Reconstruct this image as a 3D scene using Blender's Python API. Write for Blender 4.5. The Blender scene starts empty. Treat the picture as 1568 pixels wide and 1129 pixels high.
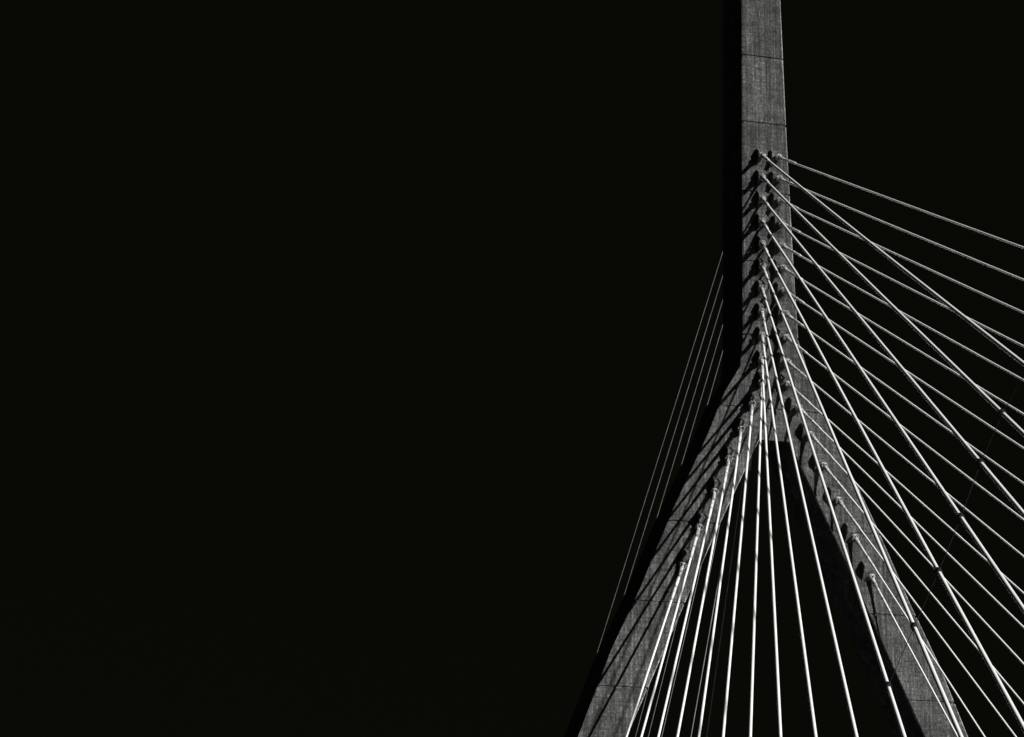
import bpy, bmesh, math, random
from mathutils import Vector, Matrix
random.seed(7)
scene=bpy.context.scene
# ---------------------------------------------------------------- helpers
def node_mat(name):
    m=bpy.data.materials.new(name);m.use_nodes=True
    nt=m.node_tree;return m,nt,nt.nodes["Principled BSDF"]
def N(nt,t,**kw):
    n=nt.nodes.new(t)
    for k,v in kw.items(): setattr(n,k,v)
    return n
def noise(nt,co,scale,detail,sc=(1,1,1),rough=.55):
    mp=N(nt,"ShaderNodeMapping");mp.inputs["Scale"].default_value=sc
    nt.links.new(co,mp.inputs[0])
    n=N(nt,"ShaderNodeTexNoise");n.inputs["Scale"].default_value=scale
    n.inputs["Detail"].default_value=detail;n.inputs["Roughness"].default_value=rough
    nt.links.new(mp.outputs[0],n.inputs["Vector"]);return n.outputs["Fac"]
def ramp(nt,f,stops):
    r=N(nt,"ShaderNodeValToRGB");el=r.color_ramp.elements
    for i,(p,v) in enumerate(stops):
        e=el[i] if i<2 else el.new(p)
        e.position=p;e.color=(v,v,v*.985,1)
    nt.links.new(f,r.inputs[0]);return r.outputs[0]
def mathn(nt,op,a,b):
    n=N(nt,"ShaderNodeMath",operation=op)
    for i,x in enumerate((a,b)):
        if x is None: continue
        if isinstance(x,(int,float)): n.inputs[i].default_value=x
        else: nt.links.new(x,n.inputs[i])
    return n.outputs[0]

def concrete(name,gain=1.0):
    m,nt,b=node_mat(name)
    co=N(nt,"ShaderNodeTexCoord").outputs["Object"]
    patch=ramp(nt,noise(nt,co,.55,7,(1,1,1),.65),[(.34,.36),(.66,1.0)])
    streak=ramp(nt,noise(nt,co,1.0,6,(3.6,3.6,.09),.65),[(.36,.26),(.52,.56),(.66,1.0)])
    grain=ramp(nt,noise(nt,co,3.4,8,(1.5,1.5,.9),.95),[(.40,.05),(.5,.37),(.60,1.0)])
    board=ramp(nt,noise(nt,co,1.0,3,(.5,.5,7.0)),[(.36,.6),(.6,1.0)])
    scratch=ramp(nt,noise(nt,co,1.0,2,(9,9,.35)),[(.66,0.0),(.74,1.0)])
    sep=N(nt,"ShaderNodeSeparateXYZ");nt.links.new(co,sep.inputs[0])
    blk=mathn(nt,"FLOOR",mathn(nt,"DIVIDE",mathn(nt,"SUBTRACT",sep.outputs[2],75.1),7.5),None)
    wn=N(nt,"ShaderNodeTexWhiteNoise",noise_dimensions='1D');nt.links.new(blk,wn.inputs["W"])
    tone=mathn(nt,"ADD",mathn(nt,"MULTIPLY",wn.outputs["Value"],.45),.78)
    v=mathn(nt,"MULTIPLY",patch,streak);v=mathn(nt,"MULTIPLY",v,grain)
    v=mathn(nt,"MULTIPLY",v,board);v=mathn(nt,"MULTIPLY",v,tone)
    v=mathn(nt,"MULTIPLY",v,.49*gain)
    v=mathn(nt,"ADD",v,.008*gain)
    v=mathn(nt,"ADD",v,mathn(nt,"MULTIPLY",scratch,.12))
    cmb=N(nt,"ShaderNodeCombineColor")
    for i in range(3): nt.links.new(v,cmb.inputs[i])
    nt.links.new(cmb.outputs[0],b.inputs["Base Color"])
    b.inputs["Roughness"].default_value=.92
    b.inputs["Specular IOR Level"].default_value=.15
    bp=N(nt,"ShaderNodeBump");bp.inputs["Strength"].default_value=.6;bp.inputs["Distance"].default_value=.04
    nt.links.new(noise(nt,co,7,5),bp.inputs["Height"]);nt.links.new(bp.outputs[0],b.inputs["Normal"])
    return m
def simple(name,lo,hi,scale,rough,metal=0,spec=.3):
    m,nt,b=node_mat(name)
    co=N(nt,"ShaderNodeTexCoord").outputs["Object"]
    c=ramp(nt,noise(nt,co,scale,4),[(.35,lo),(.65,hi)])
    nt.links.new(c,b.inputs["Base Color"]);b.inputs["Roughness"].default_value=rough
    b.inputs["Metallic"].default_value=metal;b.inputs["Specular IOR Level"].default_value=spec
    return m
M_CONC=concrete("weathered_concrete")
M_EDGE=concrete("edge_highlight_concrete",3.4)  # paler chamfer copy: sunlit edge highlight painted into the colour, not wear
M_BLOCK=concrete("anchor_concrete",1.25)
M_CABLE=simple("white_cable_sheath",.92,.97,.6,.35,0,.5)
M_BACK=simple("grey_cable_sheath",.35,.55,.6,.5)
M_PIPE=simple("guide_pipe_paint",.5,.95,2.5,.45,0,.5)
M_STEEL=simple("galvanised_steel",.12,.7,5,.45)
M_DARK=simple("dark_neoprene",.012,.04,6,.6)
M_ASPH=simple("asphalt",.035,.06,3,.9)
M_PAINT=simple("road_paint",.6,.8,3,.7)
M_GROUND=simple("dark_soil",.008,.02,.05,.95)
M_WATER=simple("river_water",.004,.008,.3,.12,0,.5)

def new_obj(name,bm,mats,parent=None):
    me=bpy.data.meshes.new(name);bmesh.ops.recalc_face_normals(bm,faces=bm.faces[:])
    bm.to_mesh(me);bm.free()
    for m in mats: me.materials.append(m)
    o=bpy.data.objects.new(name,me);scene.collection.objects.link(o)
    if parent: o.parent=parent
    return o
def tube(bm,pts,rads,seg=10,mat=0,cap=True):
    rings=[]
    for i,p in enumerate(pts):
        p=Vector(p)
        a=Vector(pts[max(i-1,0)]);c=Vector(pts[min(i+1,len(pts)-1)])
        d=(c-a).normalized()
        u=d.cross(Vector((0,0,1)));u=u.normalized() if u.length>1e-4 else Vector((1,0,0))
        v=u.cross(d)
        r=rads[i] if isinstance(rads,(list,tuple)) else rads
        rings.append([bm.verts.new(p+(u*math.cos(t)+v*math.sin(t))*r) for t in [2*math.pi*k/seg for k in range(seg)]])
    for a,c in zip(rings,rings[1:]):
        for k in range(seg):
            f=bm.faces.new((a[k],a[(k+1)%seg],c[(k+1)%seg],c[k]));f.material_index=mat;f.smooth=seg>=10
    if cap:
        for r in (rings[0],rings[-1]):
            f=bm.faces.new(r);f.material_index=mat
def box(bm,x0,x1,y0,y1,z0,z1,mat=0):
    vs=[bm.verts.new((x,y,z)) for z in (z0,z1) for x,y in ((x0,y0),(x1,y0),(x1,y1),(x0,y1))]
    for idx in ((0,1,2,3),(4,5,6,7),(0,1,5,4),(1,2,6,5),(2,3,7,6),(3,0,4,7)):
        f=bm.faces.new([vs[i] for i in idx]);f.material_index=mat
def interp(tab,z):
    tab=sorted(tab)
    if z<=tab[0][0]: return tab[0][1]
    for (a,va),(b,vb) in zip(tab,tab[1:]):
        if z<=b: return va+(vb-va)*(z-a)/(b-a)
    return tab[-1][1]

bridge=bpy.data.objects.new("cable_stayed_bridge",None);scene.collection.objects.link(bridge)
# ---------------------------------------------------------------- pylon
DEP=6.3
left_t=[(112,-.25),(111,-.9),(104,-2.1),(87.7,-2.41),(66.9,-2.72),(51.7,-2.93),(49.0,-3.25),(46.3,-4.85),(42,-6.6),(38.5,-8.2),(34.4,-10.1),(26.75,-13.3),(21,-16.0),(15,-18.3),(7.5,-21.2),(-3,-25.2)]
right_t=[(112,-.05),(111,.6),(104,1.7),(88.2,1.88),(75.3,2.11),(61.8,2.45),(52.2,2.78),(46.3,4.5),(41.5,6.6),(38.5,8.1),(34.4,10.05),(26.75,13.3),(21,16.0),(15,18.3),(7.5,21.2),(-3,25.2)]
inner=[(41.8,1.45),(36.6,3.95),(31,6.6),(26.2,8.75),(21.4,10.9),(15.4,13.6),(7.5,17.1),(-3,21.6)]
joints=[104,97.4,90.0,82.6,75.1,67.5,60.0,52.3,44.9,33.3,25.6,17.7,10.0]
def loft(bm,zt,zb,xl,xr,captop=True,capbot=True,ch=.11):
    zs=set([zt,zb]);
    for t in (left_t,right_t,inner):
        for z,_ in t:
            if zb<z<zt: zs.add(z)
    rows=[(z,0) for z in zs if not any(abs(z-j)<.2 for j in joints) or z in (zt,zb)]
    for j in joints:
        if zb+.3<j<zt-.3: rows+= [(j+.10,0),(j+.06,.11),(j-.06,.11),(j-.10,0)]
    rows.sort(key=lambda r:-r[0]);rings=[]
    for z,ins in rows:
        a=xl(z)+ins;b=xr(z)-ins;y0=ins;y1=DEP-ins;c=min(ch,(b-a)*.3)
        P=[(a+c,y0),(b-c,y0),(b,y0+c),(b,y1-c),(b-c,y1),(a+c,y1),(a,y1-c),(a,y0+c)]
        rings.append([bm.verts.new((x,y,z)) for x,y in P])
    for r,s in zip(rings,rings[1:]):
        for k in range(8):
            f=bm.faces.new((r[k],r[(k+1)%8],s[(k+1)%8],s[k]))
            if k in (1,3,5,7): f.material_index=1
    if captop: bm.faces.new(rings[0])
    if capbot: bm.faces.new(rings[-1])
bm=bmesh.new()
loft(bm,112,41.8,lambda z:interp(left_t,z),lambda z:interp(right_t,z))
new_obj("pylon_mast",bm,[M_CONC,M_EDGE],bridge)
for s,nm in ((-1,"pylon_leg_west"),(1,"pylon_leg_east")):
    bm=bmesh.new()
    if s<0: loft(bm,41.8,-3,lambda z:interp(left_t,z),lambda z:-interp(inner,z),captop=False)
    else: loft(bm,41.8,-3,lambda z:interp(inner,z),lambda z:interp(right_t,z),captop=False)
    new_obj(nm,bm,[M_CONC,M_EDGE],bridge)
# ---------------------------------------------------------------- stay cables
XS=[.72,.76,.78,.86,.86,.89,.98,1.02,1.02,1.07,1.07,2.06,3.20,4.44,5.81,7.34,8.89]
ZS=[71.64,69.32,66.98,64.56,62.17,59.83,57.50,55.12,52.68,50.23,48.0,45.77,43.22,40.30,37.09,33.68,30.08]
W=17.98;Y0=5.98;ZF=7.55;SP=6.1;ZD=4.0
def cable_pts(A,B,n=16):
    A=Vector(A);B=Vector(B);L=(B-A).length;out=[]
    for i in range(n+1):
        t=i/n;p=A.lerp(B,t);p.z-=4*t*(1-t)*L*L*1.6e-5;out.append(p)
    return out
def ring_of_bolts(bm,c,d,R,n=8,r=.045,l=.16,mat=0):
    u=d.cross(Vector((0,0,1))).normalized();v=u.cross(d)
    for k in range(n):
        t=2*math.pi*k/n;p=c+(u*math.cos(t)+v*math.sin(t))*R
        tube(bm,[p,p+d*l],r,5,mat)
ties={0:.70,1:.719,2:.747,3:.785,4:.826,5:.872,6:.928}
for s,nm in ((-1,"west"),(1,"east")):
    bc=bmesh.new();ba=bmesh.new();bt=bmesh.new();tp=[]
    for k in range(17):
        A=Vector((s*XS[k],0,ZS[k]));B0=Vector((s*W,-(Y0+SP*(16-k)),ZF))
        ex=(A.z-ZD)/(A.z-ZF);B=A+(B0-A)*ex
        d=(B-A).normalized();L=(B-A).length
        pts=cable_pts(A,B)
        r=(.108 if s<0 else .080)+.014*(16-k)/16
        tube(bc,pts,r,12)
        gl=min(4.6,.22*L)
        tube(bc,[A+d*.4,A+d*gl,A+d*(gl+.35)],[r+.035,r+.035,r+.005],12,1)
        tube(bc,[A+d*(gl*.72),A+d*(gl*.72+.22)],r+.06,12,2)
        f=A+d*1.0
        tube(ba,[A-d*.3,f],.29,14,1);tube(ba,[f,f+d*.12],.38,14,1)
        ring_of_bolts(ba,f+d*.12,d,.31,8,mat=1)
        tube(ba,[f+d*.12,f+d*.5,f+d*1.4],[.23,.21,r+.05],12,1)
        w=.46;x=A.x;z=A.z
        prof=[(.1,z+.55),(-.25,z+.48),(-.80,z-.02),(-.68,z-.5),(.1,z-1.5)]
        l=[ba.verts.new((x-w,y,zz)) for y,zz in prof];r2=[ba.verts.new((x+w,y,zz)) for y,zz in prof]
        ba.faces.new(l);ba.faces.new(r2)
        for i in range(5): ba.faces.new((l[i],l[(i+1)%5],r2[(i+1)%5],r2[i]))
        tube(bc,[B-d*2.6,B+d*.3],r+.07,12,1)
        if k in ties:
            t=ties[k]/ex;p=A.lerp(B,t);p.z-=4*t*(1-t)*L*L*1.6e-5;tp.append(p)
            tube(bt,[p-d*.22,p+d*.22],r+.04,10)
            for q in (-.15,.15):
                tube(bt,[p+d*(q-.05),p+d*(q+.05)],r+.08,10)
    for a,b in zip(tp,tp[1:]): tube(bt,[a,b],.02,6)
    new_obj("main_span_cables_"+nm,bc,[M_CABLE,M_PIPE,M_STEEL],bridge)
    new_obj("cable_anchors_"+nm,ba,[M_BLOCK,M_STEEL],bridge)
    new_obj("cross_tie_"+nm,bt,[M_DARK],bridge)
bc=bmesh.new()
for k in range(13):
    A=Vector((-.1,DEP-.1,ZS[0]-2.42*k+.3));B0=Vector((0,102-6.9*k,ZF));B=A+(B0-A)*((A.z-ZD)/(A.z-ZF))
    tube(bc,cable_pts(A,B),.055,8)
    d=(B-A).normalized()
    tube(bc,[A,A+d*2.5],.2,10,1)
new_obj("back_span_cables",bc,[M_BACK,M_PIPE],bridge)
# ---------------------------------------------------------------- deck
bm=bmesh.new()
Y_A,Y_B=-130,118
box(bm,-19.6,19.6,Y_A,Y_B,ZD-1.6,ZD-.55)
for x in (-19.0,19.0): box(bm,x-.5,x+.5,Y_A,Y_B,ZD-2.6,ZD-1.603)
for i in range(40):
    y=Y_A+3+i*6.1
    box(bm,-18.4,18.4,y-.3,y+.3,ZD-2.4,ZD-1.603)
new_obj("deck_girders",bm,[M_CONC],bridge)
bm=bmesh.new();box(bm,-16.6,16.6,Y_A,Y_B,ZD-.546,ZD-.45);new_obj("deck_road",bm,[M_ASPH],bridge)
bm=bmesh.new()
for x in (-12.6,-9,-5.4,5.4,9,12.6):
    y=Y_A
    while y<Y_B-3: box(bm,x-.06,x+.06,y,y+3,ZD-.446,ZD-.442);y+=12
new_obj("lane_markings",bm,[M_PAINT],bridge)
bm=bmesh.new()
for x in (-16.9,16.9,-.9,.9):
    box(bm,x-.2,x+.2,Y_A,Y_B,ZD-.546,ZD+.35)
new_obj("parapets",bm,[M_CONC],bridge)
# ---------------------------------------------------------------- ground and river
def sheet(name,x0,x1,y0,y1,z,mat):
    bm=bmesh.new();bm.faces.new([bm.verts.new(p) for p in ((x0,y0,z),(x1,y0,z),(x1,y1,z),(x0,y1,z))])
    return new_obj(name,bm,[mat])
sheet("ground",-3000,3000,-3000,3000,-1.8,M_GROUND)
sheet("river_water",-3000,3000,-115,-14,-1.7,M_WATER)
# ---------------------------------------------------------------- light
S=Vector((.80,-1.0,.52)).normalized()
sd=bpy.data.lights.new("sun","SUN");sd.energy=5.0;sd.angle=math.radians(.5);sd.color=(1,.99,.97)
so=bpy.data.objects.new("sun",sd);scene.collection.objects.link(so)
so.rotation_euler=S.to_track_quat('Z','Y').to_euler();so.location=(60,-80,120)
w=bpy.data.worlds.new("World");scene.world=w;w.use_nodes=True;nt=w.node_tree
bg=nt.nodes["Background"];sky=N(nt,"ShaderNodeTexSky",sky_type='NISHITA');sky.sun_disc=False
sky.sun_elevation=math.asin(S.z);sky.sun_rotation=math.atan2(S.x,S.y)
bw=N(nt,"ShaderNodeRGBToBW");nt.links.new(sky.outputs[0],bw.inputs[0])
mr=N(nt,"ShaderNodeMapRange");mr.inputs["From Max"].default_value=20;mr.inputs["To Min"].default_value=.0024;mr.inputs["To Max"].default_value=.0036
nt.links.new(bw.outputs[0],mr.inputs[0])
tint=N(nt,"ShaderNodeMix",data_type='RGBA',blend_type='MULTIPLY');tint.inputs[0].default_value=1
nt.links.new(mr.outputs[0],tint.inputs[6]);tint.inputs[7].default_value=(1,1.15,.65,1)
nt.links.new(tint.outputs[2],bg.inputs[0]);bg.inputs[1].default_value=1.0
# ---------------------------------------------------------------- camera
yaw,pitch,roll=map(math.radians,(11.180,17.058,1.359))
cy,sy,cp,sp=math.cos(yaw),math.sin(yaw),math.cos(pitch),math.sin(pitch)
F=Vector((sy*cp,cy*cp,sp));Rt=Vector((cy,-sy,0));U=Rt.cross(F)
R2=Rt*math.cos(roll)+U*math.sin(roll);U2=U*math.cos(roll)-Rt*math.sin(roll)
cd=bpy.data.cameras.new("camera");cd.sensor_width=36;cd.lens=2600.8/1568*36;cd.clip_end=8000
co=bpy.data.objects.new("camera",cd);scene.collection.objects.link(co)
m=Matrix((R2,U2,-F)).transposed().to_4x4();m.translation=Vector((-55.424,-149.868,0));co.matrix_world=m
scene.camera=co
scene.view_settings.view_transform='Standard';scene.view_settings.look='None';scene.view_settings.exposure=0
